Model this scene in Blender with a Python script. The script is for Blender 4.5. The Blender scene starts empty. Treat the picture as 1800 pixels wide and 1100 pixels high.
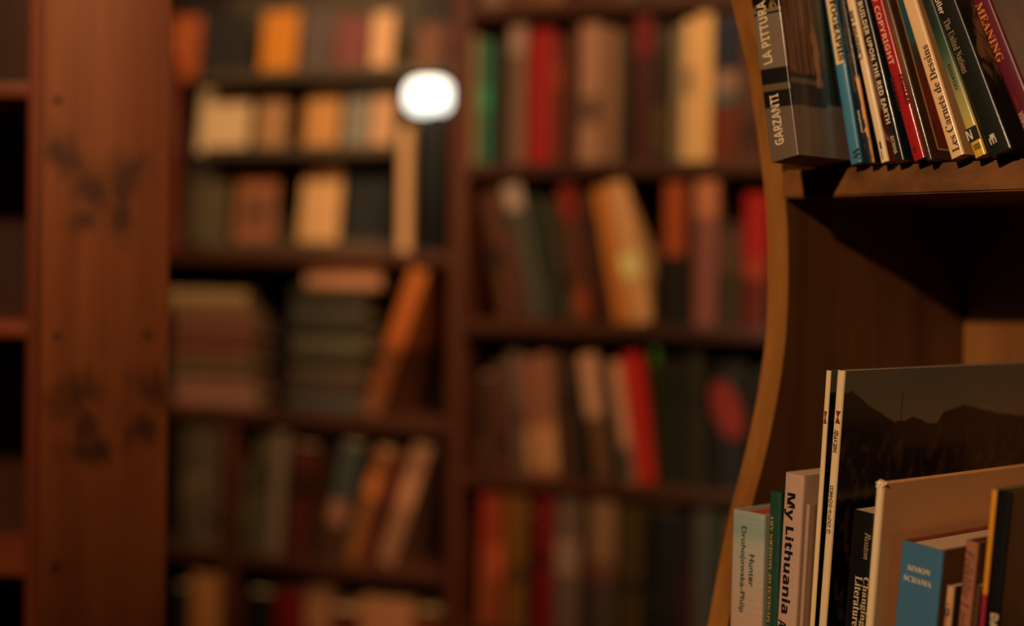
import bpy, bmesh, math, random
from mathutils import Vector, Matrix
R = math.radians
random.seed(7)
sc = bpy.context.scene
C = sc.collection

# ------------------------------------------------------------------ camera, world, lights, exposure
F = 2500.0                                   # focal length in pixels of the 1800 px wide frame
CAMZ, PITCH, ROLL = 1.45, R(1.49), R(1.0)
cam_d = bpy.data.cameras.new('camera'); cam = bpy.data.objects.new('camera', cam_d); C.objects.link(cam)
cam_d.lens = 50; cam_d.sensor_width = 36; cam_d.clip_start = .02
CAMR = Matrix.Rotation(math.pi/2 - PITCH, 3, 'X') @ Matrix.Rotation(ROLL, 3, 'Z')
cam.matrix_world = Matrix.Translation((0, 0, CAMZ)) @ CAMR.to_4x4()
cam_d.dof.use_dof = True; cam_d.dof.focus_distance = 1.12; cam_d.dof.aperture_fstop = 1.5
sc.camera = cam
sc.view_settings.view_transform = 'Standard'; sc.view_settings.look = 'None'
sc.view_settings.gamma = 1; sc.view_settings.use_curve_mapping = False
sc.view_settings.exposure = 1.45
sc.cycles.use_denoising = True
w = bpy.data.worlds.new('world'); sc.world = w; w.use_nodes = True
w.node_tree.nodes['Background'].inputs[0].default_value = (1, .6, .35, 1)
w.node_tree.nodes['Background'].inputs[1].default_value = .004

def spot(name, loc, target, power, color, radius, angle, blend=.6):
    d = bpy.data.lights.new(name, 'SPOT'); o = bpy.data.objects.new(name, d); C.objects.link(o)
    d.energy = power; d.color = color; d.shadow_soft_size = radius; d.spot_size = R(angle); d.spot_blend = blend
    o.location = loc
    o.rotation_euler = (Vector(target) - Vector(loc)).to_track_quat('-Z', 'Y').to_euler()
    return o
WARM = (1, .68, .41)
spot('track_spot_key', (-1.06, -.68, 2.5), (.36, 1.15, 1.42), 70, WARM, .04, 30)
spot('track_spot_post', (-.35, .0, 2.85), (-.6, 1.5, 1.82), 46, (1, .57, .26), .08, 44, .9)
spot('track_spot_back', (.3, 1.15, 2.95), (.1, 2.45, 1.78), 50, (1, .65, .34), .10, 56, 1.0)
spot('track_spot_rack', (-.75, 1.75, 2.85), (-.5, 2.75, 1.65), 18, (1, .73, .45), .08, 50)

# ------------------------------------------------------------------ measuring helpers
O = Vector((0, 0, CAMZ))
def ray(px, py): return CAMR @ Vector(((px-900)/F, -(py-550)/F, -1))
def at_y(px, py, Y):
    r = ray(px, py); return O + r*(Y/r.y)
def at_plane(px, py, p, n):
    r = ray(px, py); return O + r*((Vector(p)-O).dot(n)/r.dot(n))
def adir(a): return Vector((math.cos(R(a)), -math.sin(R(a)), 0))    # along the shelf, coming nearer to the right
def ddir(a): return Vector((math.sin(R(a)), math.cos(R(a)), 0))     # into the shelf

# ------------------------------------------------------------------ materials
def lin(c):
    f = lambda v: v/12.92 if v <= .04045 else ((v+.055)/1.055)**2.4
    return tuple(f(x/255) for x in c[:3]) + (1,)
class NT:
    def __init__(s, name, rough=.5, coat=0, spec=.5):
        s.m = bpy.data.materials.new(name); s.m.use_nodes = True; s.t = s.m.node_tree
        s.b = s.t.nodes['Principled BSDF']; s.set('Roughness', rough); s.set('Coat Weight', coat); s.set('Coat Roughness', .12)
        s.set('Specular IOR Level', spec)
        s.tc = s.t.nodes.new('ShaderNodeTexCoord')
    def set(s, k, v):
        if hasattr(v, 'links'): s.t.links.new(v, s.b.inputs[k])
        else: s.b.inputs[k].default_value = v
    def inp(s, sock, v):
        if hasattr(v, 'links'): s.t.links.new(v, sock)
        else: sock.default_value = v
    def xyz(s, kind='Generated'):
        n = s.t.nodes.new('ShaderNodeSeparateXYZ'); s.t.links.new(s.tc.outputs[kind], n.inputs[0]); return n.outputs
    def math(s, op, a, b=0.0, c=0.0, clamp=False):
        n = s.t.nodes.new('ShaderNodeMath'); n.operation = op; n.use_clamp = clamp
        s.inp(n.inputs[0], a); s.inp(n.inputs[1], b); s.inp(n.inputs[2], c); return n.outputs[0]
    def step(s, a, edge, soft=.01):           # 0 below the edge, 1 above
        n = s.t.nodes.new('ShaderNodeMapRange'); n.interpolation_type = 'SMOOTHSTEP'
        s.inp(n.inputs[0], a)
        if hasattr(edge, 'links'):
            s.inp(n.inputs[1], s.math('SUBTRACT', edge, soft)); s.inp(n.inputs[2], s.math('ADD', edge, soft))
        else:
            n.inputs[1].default_value = edge-soft; n.inputs[2].default_value = edge+soft
        return n.outputs[0]
    def band(s, a, lo, hi, soft=.01):
        return s.math('MULTIPLY', s.step(a, lo, soft), s.math('SUBTRACT', 1.0, s.step(a, hi, soft)))
    def mul(s, *a):
        r = a[0]
        for x in a[1:]: r = s.math('MULTIPLY', r, x)
        return r
    def mix(s, f, a, b, mode='MIX'):
        n = s.t.nodes.new('ShaderNodeMix'); n.data_type = 'RGBA'; n.blend_type = mode
        s.inp(n.inputs[0], f); s.inp(n.inputs[6], a); s.inp(n.inputs[7], b); return n.outputs[2]
    def mapping(s, kind='Object', scale=(1, 1, 1), loc=(0, 0, 0)):
        n = s.t.nodes.new('ShaderNodeMapping'); n.inputs['Scale'].default_value = scale; n.inputs['Location'].default_value = loc
        s.t.links.new(s.tc.outputs[kind], n.inputs[0]); return n.outputs[0]
    def noise(s, vec, scale=5, detail=4, dist=0.0):
        n = s.t.nodes.new('ShaderNodeTexNoise'); s.t.links.new(vec, n.inputs['Vector'])
        n.inputs['Scale'].default_value = scale; n.inputs['Detail'].default_value = detail; n.inputs['Distortion'].default_value = dist
        return n.outputs['Fac']
    def ramp(s, f, stops, interp='LINEAR'):
        n = s.t.nodes.new('ShaderNodeValToRGB'); n.color_ramp.interpolation = interp; e = n.color_ramp.elements
        while len(e) < len(stops): e.new(.5)
        for i, (p, c) in enumerate(stops):
            e[i].position = p; e[i].color = c if len(c) == 4 and max(c) <= 1 else lin(c)
        s.inp(n.inputs[0], f); return n.outputs[0]
    def bump(s, h, strength=.2, dist=.002):
        n = s.t.nodes.new('ShaderNodeBump'); n.inputs['Strength'].default_value = strength; n.inputs['Distance'].default_value = dist
        s.t.links.new(h, n.inputs['Height']); s.set('Normal', n.outputs[0])
_mc = {}
def paper(c, rough=.5, coat=0.0, var=.12):
    k = (tuple(c), rough, coat)
    if k in _mc: return _mc[k]
    m = NT('printed_cover', rough, coat)
    n = m.noise(m.mapping('Object', (40, 40, 9)), 1, 5)
    m.set('Base Color', m.mix(m.math('MULTIPLY', n, var*2), lin(c), lin([x*.7 for x in c])))
    m.bump(m.noise(m.mapping('Object', (1, 1, 1)), 260, 2), .06, .001)
    _mc[k] = m.m; return m.m
def bands(stops, interp='LINEAR', rough=.45, coat=0.0, name='banded_cover', wob=.0):
    m = NT(name, rough, coat); z = m.xyz()[2]
    if wob: z = m.math('ADD', z, m.math('MULTIPLY', m.math('SUBTRACT', m.noise(m.mapping('Generated', (4, 4, 1)), 3), .5), wob))
    m.set('Base Color', m.mix(m.math('MULTIPLY', m.noise(m.mapping('Object', (8, 8, 420)), 1, 2), .3), m.ramp(z, stops, interp), (.03, .02, .01, 1))); return m.m
def wood(name, a, b, rough=.45, axis=2, knots=(), scale=1.0, coat=.05):
    m = NT(name, rough, coat)
    s = [22*scale]*3; s[axis] = 1.6*scale
    v = m.mapping('Object', s)
    n1 = m.noise(v, 1, 6, .6)
    s2 = [120*scale]*3; s2[axis] = 4*scale
    n2 = m.noise(m.mapping('Object', s2), 1, 3)
    col = m.mix(m.step(n1, .5, .22), lin(a), lin(b))
    col = m.mix(m.math('MULTIPLY', n2, .45), col, lin([x*.45 for x in b]))
    if knots:
        nz = m.noise(m.mapping('Object', (34, 34, 14)), 1, 5, 1.5)
        p = m.xyz('Object')
        tot = None
        for kx, kz, rx, rz, tilt in knots:
            dx = m.math('SUBTRACT', p[0], kx); dz = m.math('SUBTRACT', p[2], kz)
            ct, st = math.cos(tilt), math.sin(tilt)
            u = m.math('ADD', m.math('MULTIPLY', dx, ct/rx), m.math('MULTIPLY', dz, st/rx))
            q = m.math('ADD', m.math('MULTIPLY', dx, -st/rz), m.math('MULTIPLY', dz, ct/rz))
            d = m.math('SQRT', m.math('ADD', m.math('MULTIPLY', u, u), m.math('MULTIPLY', q, q)))
            d = m.math('ADD', d, m.math('MULTIPLY', m.math('SUBTRACT', nz, .5), 2.6))
            k = m.math('SUBTRACT', 1.0, m.step(d, .8, .8))
            tot = k if tot is None else m.math('MAXIMUM', tot, k)
        col = m.mix(m.math('MULTIPLY', tot, .78), col, lin([x*.3 for x in b]))
    m.set('Base Color', col)
    m.bump(m.math('ADD', n1, n2), .25, .001)
    return m.m
PAGES = (226, 188, 140)
def pages_mat(c=PAGES):
    k = ('pages', tuple(c))
    if k in _mc: return _mc[k]
    m = NT('page_edges', .8)
    n = m.noise(m.mapping('Object', (1400, 3, 3)), 1, 2)
    m.set('Base Color', m.mix(n, lin(c), lin([x*.72 for x in c]))); _mc[k] = m.m; return m.m
def solid(name, c, rough=.5, coat=0.0, metal=0.0):
    m = NT(name, rough, coat); m.set('Metallic', metal)
    n = m.noise(m.mapping('Object', (25, 25, 25)), 1, 3)
    m.set('Base Color', m.mix(m.math('MULTIPLY', n, .25), lin(c), lin([x*.6 for x in c]))); return m.m
_ik = {}
def ink(c, rough=.5):
    k = tuple(c)
    if k not in _ik: _ik[k] = solid('lettering_ink', c, rough)
    return _ik[k]

# ------------------------------------------------------------------ mesh helpers
def link(name, me, mat=None, parent=None, smooth=None):
    o = bpy.data.objects.new(name, me); C.objects.link(o)
    if mat: me.materials.append(mat)
    if parent is not None: o.parent = parent
    if smooth:
        me.shade_smooth(); me.set_sharp_from_angle(angle=R(smooth))
    return o
def from_bm(name, bm, mat=None, parent=None, smooth=None):
    bmesh.ops.recalc_face_normals(bm, faces=bm.faces)
    me = bpy.data.meshes.new(name); bm.to_mesh(me); bm.free(); return link(name, me, mat, parent, smooth)
def add_box(bm, lo, hi, M=None, bev=0.0):
    x0, y0, z0 = lo; x1, y1, z1 = hi
    v = [bm.verts.new(p) for p in ((x0,y0,z0),(x1,y0,z0),(x1,y1,z0),(x0,y1,z0),(x0,y0,z1),(x1,y0,z1),(x1,y1,z1),(x0,y1,z1))]
    fs = [bm.faces.new([v[i] for i in q]) for q in ((0,3,2,1),(4,5,6,7),(0,1,5,4),(1,2,6,5),(2,3,7,6),(3,0,4,7))]
    if bev:
        es = list({e for f in fs for e in f.edges})
        r = bmesh.ops.bevel(bm, geom=es, offset=bev, segments=2, affect='EDGES', profile=.6)
        if M:
            bmesh.ops.transform(bm, matrix=M, verts=list({vv for f in r['faces'] for vv in f.verts}))
    elif M: bmesh.ops.transform(bm, matrix=M, verts=v)
def box(name, lo, hi, mat, parent=None, bev=0.0, M=None):
    bm = bmesh.new(); add_box(bm, lo, hi, None, bev)
    if M: bmesh.ops.transform(bm, matrix=M, verts=bm.verts[:])
    return from_bm(name, bm, mat, parent, 40 if bev else None)
def prism(bm, pts, z0, z1, axis='Z'):
    def P(p, z): return (p[0], p[1], z) if axis == 'Z' else (p[0], z, p[1]) if axis == 'Y' else (z, p[0], p[1])
    a = [bm.verts.new(P(p, z0)) for p in pts]; b = [bm.verts.new(P(p, z1)) for p in pts]
    n = len(pts)
    bm.faces.new(a); bm.faces.new(b)
    for i in range(n): bm.faces.new((a[i], a[(i+1) % n], b[(i+1) % n], b[i]))
def strip_shell(bm, outer, inner, z0, z1):
    prism(bm, list(outer) + list(reversed(inner)), z0, z1)
def tagp(o, label, cat, group=None):
    o['label'] = label; o['category'] = cat
    if group: o['group'] = group
    return o
def empty(name, M=None):
    o = bpy.data.objects.new(name, None); C.objects.link(o); o.empty_display_size = .05
    if M is not None: o.matrix_world = M
    return o
def struct(o): o['kind'] = 'structure'; return o

def text(body, length, height, mat, parent, M, name='title_lettering', bold=0.0):
    """letters as a thin mesh fitted to length x height, centred on M (x = reading direction, y = letter top, z = out)"""
    cu = bpy.data.curves.new('t', 'FONT'); cu.body = body; cu.extrude = .004; cu.offset = bold; cu.resolution_u = 3
    cu.space_line = .8
    cu.align_x = 'CENTER'
    ob = bpy.data.objects.new('t', cu); C.objects.link(ob)
    dg = bpy.context.evaluated_depsgraph_get()
    me = bpy.data.meshes.new_from_object(ob.evaluated_get(dg))
    bpy.data.objects.remove(ob); bpy.data.curves.remove(cu)
    xs = [v.co.x for v in me.vertices]; ys = [v.co.y for v in me.vertices]
    cx, cy = (min(xs)+max(xs))/2, (min(ys)+max(ys))/2
    sx, sy = length/(max(xs)-min(xs)), height/(max(ys)-min(ys))
    me.transform(Matrix.Diagonal((sx, sy, .02, 1)) @ Matrix.Translation((-cx, -cy, 0)))
    me.transform(M); me.name = name; me.materials.clear()
    return link(name, me, mat, parent)
def sty(s, u, l): return ''.join(chr(u+ord(c)-65) if 'A' <= c <= 'Z' else chr(l+ord(c)-97) if 'a' <= c <= 'z' else c for c in s)
def serif(s): return sty(s, 0x1D400, 0x1D41A)
def italic(s): return sty(s, 0x1D434, 0x1D44E)
def sansb(s): return sty(s, 0x1D5D4, 0x1D5EE)
def frak(s): return sty(s, 0x1D56C, 0x1D586)

# ------------------------------------------------------------------ the book builder
class Book:
    """a book: origin at the bottom left corner of its spine, x across the spine, y into the shelf, z up"""
    def __init__(s, M, t, d, h, spine, front=None, back=None, pages=PAGES, hard=False, name='book', r=None, bulge=0.0, detail=True):
        s.M, s.t, s.d, s.h = M, t, d, h
        s.o = empty(name, M)
        bt = .0026 if hard else .0009
        ov = .003 if hard else .0004
        r = min(t*.3, .0022) if r is None else r
        seg = 4 if detail else 2
        def prof(i):          # rounded spine profile, i = inset
            q = []
            for k in range(seg+1):
                a = math.pi + k*(math.pi/2)/seg
                q.append((r + (r-i)*math.cos(a), r + (r-i)*math.sin(a)))
            nb = 5 if bulge else 0
            for k in range(1, nb+1):
                f = k/(nb+1); q.append((r+(t-2*r)*f, i - bulge*math.sin(math.pi*f)))
            for k in range(seg+1):
                a = 1.5*math.pi + k*(math.pi/2)/seg
                q.append((t-r + (r-i)*math.cos(a), r + (r-i)*math.sin(a)))
            return q
        bm = bmesh.new(); strip_shell(bm, prof(0), prof(min(bt, r*.8)), 0, h)
        s.spine = from_bm('spine', bm, spine, s.o, 50)
        front = front or spine; back = back or front
        s.front = box('front_cover', (t-bt, r, 0), (t, d, h), front, s.o)
        s.back = box('back_cover', (0, r, 0), (bt, d, h), back, s.o)
        s.pages = box('page_block', (bt, min(bt, r*.8)+.0005, ov), (t-bt, d-ov-.001, h-ov), pages_mat(pages), s.o)
    def tag(s, label, group, cat='book'): tagp(s.o, label, cat, group); ALL.append(s); return s
    def loc(s, px, py, face='spine'):
        Mi = s.M.inverted(); o = Mi @ O; r = Mi.to_3x3() @ ray(px, py)
        if face == 'spine': return o + r*(-o.y/r.y)
        return o + r*((s.t-o.x)/r.x)
    def write(s, body, p0, p1, hpx, color, way, face='spine', bold=0.0, name='title_lettering', hm=None):
        """lettering between two picture points measured on the face; way = up / down / across"""
        a, b = s.loc(*p0, face), s.loc(*p1, face)
        c = (a+b)/2; e = .0004
        L = (b-a).length
        H = hpx
        if face == 'spine':
            out = Vector((0, -1, 0)); c.y = -e - (.0)
            x = Vector((0, 0, 1)) if way == 'up' else Vector((0, 0, -1)) if way == 'down' else Vector((1, 0, 0))
            if way in ('up', 'down'): L = abs(a.z-b.z); c.x = min(max(c.x, H*.5), s.t-H*.5) if H < s.t else s.t/2
            else: L = abs(b.x-a.x)
        y = out.cross(x)
        m = Matrix((x, y, out)).transposed().to_4x4(); m.translation = c
        return text(body, L, H, ink(color), s.spine if face == 'spine' else s.front, m, name, bold)
    def patch(s, x0, x1, z0, z1, mat, name='spine_label', proud=.0005):
        return box(name, (x0, -proud, z0), (x1, .0004, z1), mat, s.spine)
    def patch_px(s, p0, p1, mat, name='spine_label', proud=.0005):
        a, b = s.loc(*p0), s.loc(*p1)
        x0, x1 = sorted((a.x, b.x)); z0, z1 = sorted((a.z, b.z))
        x0 = max(x0, .0005); x1 = min(x1, s.t-.0005)
        return s.patch(x0, x1, z0, z1, mat, name, proud)
def pose(p, yaw, lean):      # lean > 0: top to the left
    return Matrix.Translation(p) @ Matrix.Rotation(R(-yaw), 4, 'Z') @ Matrix.Rotation(R(-lean), 4, 'Y')

def obb(b):
    M = b.o.matrix_basis if b.o.parent is None else b.o.matrix_world
    return [M @ Vector((x, y, z)) for x in (0, b.t) for y in (0, b.d) for z in (0, b.h)], [M.to_3x3().col[i].normalized() for i in range(3)]
def apart(a, b, gap=.0004):
    (pa, xa), (pb, xb) = obb(a), obb(b)
    for ax in xa + xb + [u.cross(v) for u in xa for v in xb]:
        if ax.length < 1e-4: continue
        ax = ax.normalized(); da = [p.dot(ax) for p in pa]; db = [p.dot(ax) for p in pb]
        if min(db)-max(da) > gap or min(da)-max(db) > gap: return True
    return False
def settle(books, direction, step=.0005, most=.03):
    """books that lean against each other only touch: slide each along the shelf off the ones before it"""
    for i, b in enumerate(books):
        k = 0
        while k*step < most and not all(apart(a, b) for a in books[max(0, i-4):i]):
            b.o.matrix_basis = Matrix.Translation(direction*step) @ b.o.matrix_basis; k += 1
        if k*step > .002: print('SETTLE', b.o['label'][:40], round(k*step*1000, 1))
ALL = []
# ------------------------------------------------------------------ the room
FLOORM = wood('floor_boards', (92, 58, 34), (62, 36, 20), .5, 1)
WALLM = solid('plaster_wall', (120, 84, 52), .85)
struct(box('floor', (-3, -2.2, -.05), (2.8, 4.4, 0), FLOORM))
struct(box('ceiling', (-3, -2.2, 3.1), (2.8, 4.4, 3.15), solid('ceiling_paint', (90, 66, 46), .9)))
struct(box('wall_back', (-3, 4.3, 0), (2.8, 4.4, 3.1), WALLM))
struct(box('wall_front', (-3, -2.2, 0), (2.8, -2.1, 3.1), WALLM))
struct(box('wall_left', (-3, -2.1, 0), (-2.9, 4.3, 3.1), WALLM))
struct(box('wall_right', (2.7, -2.1, 0), (2.8, 4.3, 3.1), WALLM))

# ------------------------------------------------------------------ foreground bookcase with the curved side
AP, AF, AB = 54.0, 46.0, 50.0          # directions of side panel depth, front, back
L0 = at_y(1375, 300, 1.25)
dP, fF, fB = ddir(AP), adir(AF), adir(AB)
nP = adir(AP)                          # inward normal of the side panel
OAK = wood('honey_oak', (178, 116, 50), (134, 80, 30), .42, 2, coat=.1)
OAKH = wood('honey_oak_shelf', (136, 82, 30), (88, 50, 16), .42, 0, coat=.1)
case = empty('bookcase', Matrix.Translation((L0.x, L0.y, 0)))
tagp(case, 'honey oak bookcase with wavy curved side in the right foreground', 'bookcase')
edge_px = [(1318,-20),(1345,100),(1362,200),(1375,300),(1384,400),(1385,500),(1380,600),(1366,700),(1345,800),(1319,900),(1298,1000),(1280,1100)]
prof = []
for px, py in edge_px:
    p = at_plane(px, py, L0, nP); prof.append(((p-L0).dot(dP), p.z))
prof.sort(key=lambda q: -q[1])
top_ext = [(prof[0][0]-.012, prof[0][1]+.06), (prof[0][0]-.018, prof[0][1]+.16), (prof[0][0]-.01, 2.1)]
bot_ext = [(prof[-1][0]-.015, prof[-1][1]-.06), (prof[-1][0]-.02, prof[-1][1]-.2), (prof[-1][0]+.02, .5), (prof[-1][0]+.02, 0)]
ctrl = list(reversed(top_ext)) + prof + bot_ext
def smooth_curve(pts, n=5):
    out = []
    for i in range(len(pts)-1):
        p0, p1, p2, p3 = pts[max(i-1, 0)], pts[i], pts[i+1], pts[min(i+2, len(pts)-1)]
        for k in range(n):
            t = k/n
            out.append(tuple(.5*((2*p1[j]) + (-p0[j]+p2[j])*t + (2*p0[j]-5*p1[j]+4*p2[j]-p3[j])*t*t + (-p0[j]+3*p1[j]-3*p2[j]+p3[j])*t**3) for j in (0, 1)))
    out.append(pts[-1]); return out
curve = smooth_curve(ctrl)
PANEL_T, PD = .024, .262
bm = bmesh.new()
prism(bm, [(w_, z) for w_, z in curve] + [(PD, 0), (PD, 2.1)], 0, PANEL_T, 'X')
bmesh.ops.bevel(bm, geom=[e for e in bm.edges if all(v.co.y < PD-.001 for v in e.verts) and abs(e.verts[0].co.x-e.verts[1].co.x) < 1e-6], offset=.002, segments=2, affect='EDGES')
# local x: thickness, y: depth along dP, z: up
def frame(p, xdir, ydir):
    m = Matrix((xdir, ydir, Vector((0, 0, 1)))).transposed().to_4x4(); m.translation = p; return m
Minv = case.matrix_world.inverted()
pm = frame(Vector((L0.x, L0.y, 0)) - nP*PANEL_T, nP, dP)
OAKD = wood('shaded_inner_oak', (112, 68, 28), (84, 46, 16), .5, 2)  # same oak, with the inner face's grazing-light shade put into its colour
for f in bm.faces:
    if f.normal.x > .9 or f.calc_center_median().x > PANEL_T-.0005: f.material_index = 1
bmesh.ops.transform(bm, matrix=Minv @ pm, verts=bm.verts[:])
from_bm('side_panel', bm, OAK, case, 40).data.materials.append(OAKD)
# plan corners
BL = Vector((L0.x, L0.y, 0)) + dP*PD
LEN = .56
FRc = Vector((L0.x, L0.y, 0)) + fF*LEN
BRc = BL + fB*(LEN-.02)
ZS1 = at_plane(1400, 298, L0, ddir(AF)).z           # top of the upper shelf
ST = .0245
def shelf_poly(name, z0, z1, ext=0.0, mat=OAKH):
    bm = bmesh.new()
    a = Vector((L0.x, L0.y, 0)) + nP*.0003 - ddir(AF)*ext; b = FRc - ddir(AF)*ext
    c, d = BRc, BL + nP*.0003
    prism(bm, [(p.x-L0.x, p.y-L0.y) for p in (a, b, c, d)], z0, z1)
    es = [e for e in bm.edges if abs(e.verts[0].co.z-e.verts[1].co.z) < 1e-6]
    bmesh.ops.bevel(bm, geom=es, offset=.0015, segments=2, affect='EDGES')
    return from_bm(name, bm, mat, case, 40)
shelf_poly('shelf', ZS1-ST, ZS1, -.001)
ZS2 = CAMZ - .338
shelf_poly('shelf', ZS2-ST, ZS2, .09)
shelf_poly('shelf', ZS2-.4-ST, ZS2-.4, .09)
shelf_poly('shelf', .06, .06+ST, .09)
shelf_poly('shelf', 2.05, 2.05+ST, 0)
def wall_between(name, a, b, thick, z0, z1, mat):
    x = (b-a).normalized(); y = Vector((-x.y, x.x, 0))
    bm = bmesh.new(); add_box(bm, (0, 0, z0), ((b-a).length, thick, z1))
    bmesh.ops.transform(bm, matrix=Minv @ frame(a, x, y), verts=bm.verts[:])
    return from_bm(name, bm, mat, case)
wall_between('back_panel', BL - fB*.02, BRc + fB*.03, .008, 0, 2.1, OAK)
wall_between('side_panel', FRc - ddir(AF)*.09, BRc, -.024, 0, 2.1, OAK)

G_UP = 'books leaning on the upper shelf of the oak bookcase'
G_LO = 'books standing on the lower shelf of the oak bookcase'
def upper(px, py, wpx, yaw, lean, e, h, d, spine, front=None, **kw):
    n = ddir(AF)
    p = at_plane(px, py, L0 - n*e, n); p.z = ZS1 + .0003
    xr = p.x/p.y
    t = wpx*p.y/(F*(math.cos(R(yaw))+xr*math.sin(R(yaw))))/math.cos(R(lean))
    return Book(pose(p, yaw, lean), t, d, h, spine, front, **kw)

# --- painted covers
def painting_mat():
    m = NT('painted_still_life', .32, .35); g = m.xyz(); y, z = g[1], g[2]
    nz = m.math('MULTIPLY', m.math('SUBTRACT', m.noise(m.mapping('Generated', (1, 9, 3)), 4, 4), .5), .08)
    yy = m.math('ADD', m.math('MULTIPLY', y, .8), nz); zz = m.math('ADD', m.math('MULTIPLY', z, .72), m.math('MULTIPLY', nz, .3))
    folds = m.noise(m.mapping('Generated', (1, 40, 1.5)), 1, 3)
    col = m.mix(m.step(zz, .19, .006), lin((112, 92, 74)), lin((28, 22, 17)))
    col = m.mix(m.band(zz, .275, .295, .006), col, lin((104, 86, 68)))
    col = m.mix(m.step(zz, .36, .01), col, lin((62, 48, 36)))
    brown = m.mul(m.math('SUBTRACT', 1.0, m.step(yy, .27, .01)), m.step(zz, .315, .01))
    col = m.mix(brown, col, m.mix(m.step(folds, .5, .15), lin((60, 26, 16)), lin((140, 88, 52))))
    edge = m.mul(m.band(yy, .235, .275, .012), m.step(zz, .27, .01), m.math('SUBTRACT', 1.0, m.step(zz, .5, .05)))
    col = m.mix(edge, col, lin((170, 120, 80)))
    green = m.mul(m.step(yy, .3, .012), m.step(zz, .205, .006))
    col = m.mix(green, col, m.mix(m.step(folds, .52, .15), lin((14, 22, 16)), lin((50, 62, 46))))
    fringe = m.mul(m.step(yy, .3, .012), m.band(zz, .175, .205, .008))
    col = m.mix(fringe, col, lin((110, 104, 84)))
    m.set('Base Color', col); return m.m
def painting_spine():
    m = NT('painted_spine', .35, .3); g = m.xyz(); z = m.math('ADD', m.math('MULTIPLY', g[2], .70), m.math('MULTIPLY', g[0], .02))
    col = m.mix(m.step(z, .2, .004), lin((104, 86, 68)), lin((24, 20, 16)))
    col = m.mix(m.band(z, .262, .287, .004), col, lin((98, 80, 62)))
    col = m.mix(m.step(z, .345, .004), col, lin((118, 100, 80)))
    n = m.noise(m.mapping('Object', (70, 70, 45)), 1, 3, 1.2)
    pic = m.mix(m.step(n, .56, .03), lin((18, 15, 13)), m.mix(m.step(g[0], .5, .1), lin((120, 78, 60)), lin((150, 104, 58))))
    col = m.mix(m.step(z, .565, .004), col, pic)
    col = m.mix(m.band(z, .545, .553, .002), col, lin((30, 26, 20)))
    m.set('Base Color', col); return m.m
CREAM_INK = (226, 200, 160)
b = upper(1355, 291, 47, 50, 10.4, .068, .16, .12, painting_spine(), painting_mat(), pages=(170, 120, 70), r=.0015)
b.tag('thick grey paperback lettered GARZANTI with a still life cover, leftmost on the upper shelf', G_UP)
b.write(sansb('GARZANTI'), (1373, 254), (1359, 167), .0092, CREAM_INK, 'up')
b.write(sansb('LA PITTURA'), (1352, 112), (1337, 3), .0092, CREAM_INK, 'up')

b = upper(1485, 299, 19, 50, 12.4, .012, .16, .17, paper((54, 118, 146), .4, .2), paper((40, 70, 90), .4, .2))
b.tag('teal blue paperback with a cream label and black lettering, beside the thick grey one', G_UP)
b.patch(b.t*.22, b.t-.0006, b.loc(1470, 113).z, b.h-.003, paper((232, 196, 140), .5), 'spine_label')
b.write(serif('PHOTOGRAPHS'), (1452, -46), (1474, 106), b.t*.5, (24, 18, 14), 'down', bold=.02).location.y -= .0004
b.write(serif('W'), (1492, 262), (1499, 281), b.t*.6, (14, 22, 28), 'down', name='publisher_mark')

def torn_mat():
    m = NT('torn_black_cover', .5, .1); g = m.xyz()
    n = m.noise(m.mapping('Object', (90, 60, 50)), 1, 5, .8)
    tear = m.mul(m.step(m.math('ADD', g[0], m.math('MULTIPLY', m.math('SUBTRACT', n, .5), 1.6)), .72, .05), m.math('SUBTRACT', 1.0, m.step(g[2], .46, .02)))
    foot = m.mul(m.step(n, .58, .03), m.math('SUBTRACT', 1.0, m.step(g[2], .26, .02)))
    orn = m.mul(m.step(m.noise(m.mapping('Object', (300, 300, 160)), 1, 2, 2), .56, .03), m.step(g[2], .52, .02))
    col = m.mix(m.math('MAXIMUM', tear, foot), lin((22, 18, 15)), lin((206, 142, 74)))
    m.set('Base Color', m.mix(m.math('MULTIPLY', orn, .5), col, lin((90, 78, 62)))); return m.m
b = upper(1512, 291, 12, 50, 13.6, .012, .16, .16, torn_mat(), paper((20, 16, 14), .4, .2))
b.tag('black paperback with a torn spine showing tan paper, right of the teal one', G_UP)
b.write(sansb('amphoto'), (1495, 196), (1503, 234), b.t*.42, (215, 195, 165), 'down')
b.write(frak('Imogen Cunningham'), (1466, 52), (1489, 165), b.t*.55, (96, 82, 66), 'down')

def dots_mat():
    m = NT('rose_cover_with_medallions', .4, .2); g = m.xyz()
    fz = m.math('SUBTRACT', m.math('FRACT', m.math('MULTIPLY', g[2], 2.4)), .52)
    fy = m.math('SUBTRACT', g[1], .10)
    d = m.math('SQRT', m.math('ADD', m.math('POWER', m.math('MULTIPLY', fz, .075), 2.0), m.math('POWER', m.math('MULTIPLY', fy, .21), 2.0)))
    col = m.mix(m.step(d, .021, .002), lin((108, 50, 28)), lin((186, 134, 110)))
    col = m.mix(m.math('SUBTRACT', 1.0, m.step(d, .008, .002)), col, lin((70, 30, 18)))
    col = m.mix(m.math('SUBTRACT', 1.0, m.step(g[2], .11, .006)), col, lin((116, 48, 28)))
    m.set('Base Color', col); return m.m
b = upper(1539, 296, 13, 50, 15.6, .013, .16, .17, paper((238, 206, 158), .45, .1), dots_mat())
b.tag('narrow cream paperback lettered Catherine Lee with brown medallions on its rose cover', G_UP)
b.write('Catherine Lee', (1500, 108), (1480, 24), b.t*.62, (58, 38, 26), 'up', bold=.012)
b.patch_px((1527, 226), (1531, 246), ink((24, 18, 14)), 'publisher_mark')
b.patch_px((1537, 250), (1542, 262), ink((30, 24, 20)), 'barcode')
b.patch_px((1540, 266), (1544, 280), ink((110, 90, 80)), 'price_sticker')

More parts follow.
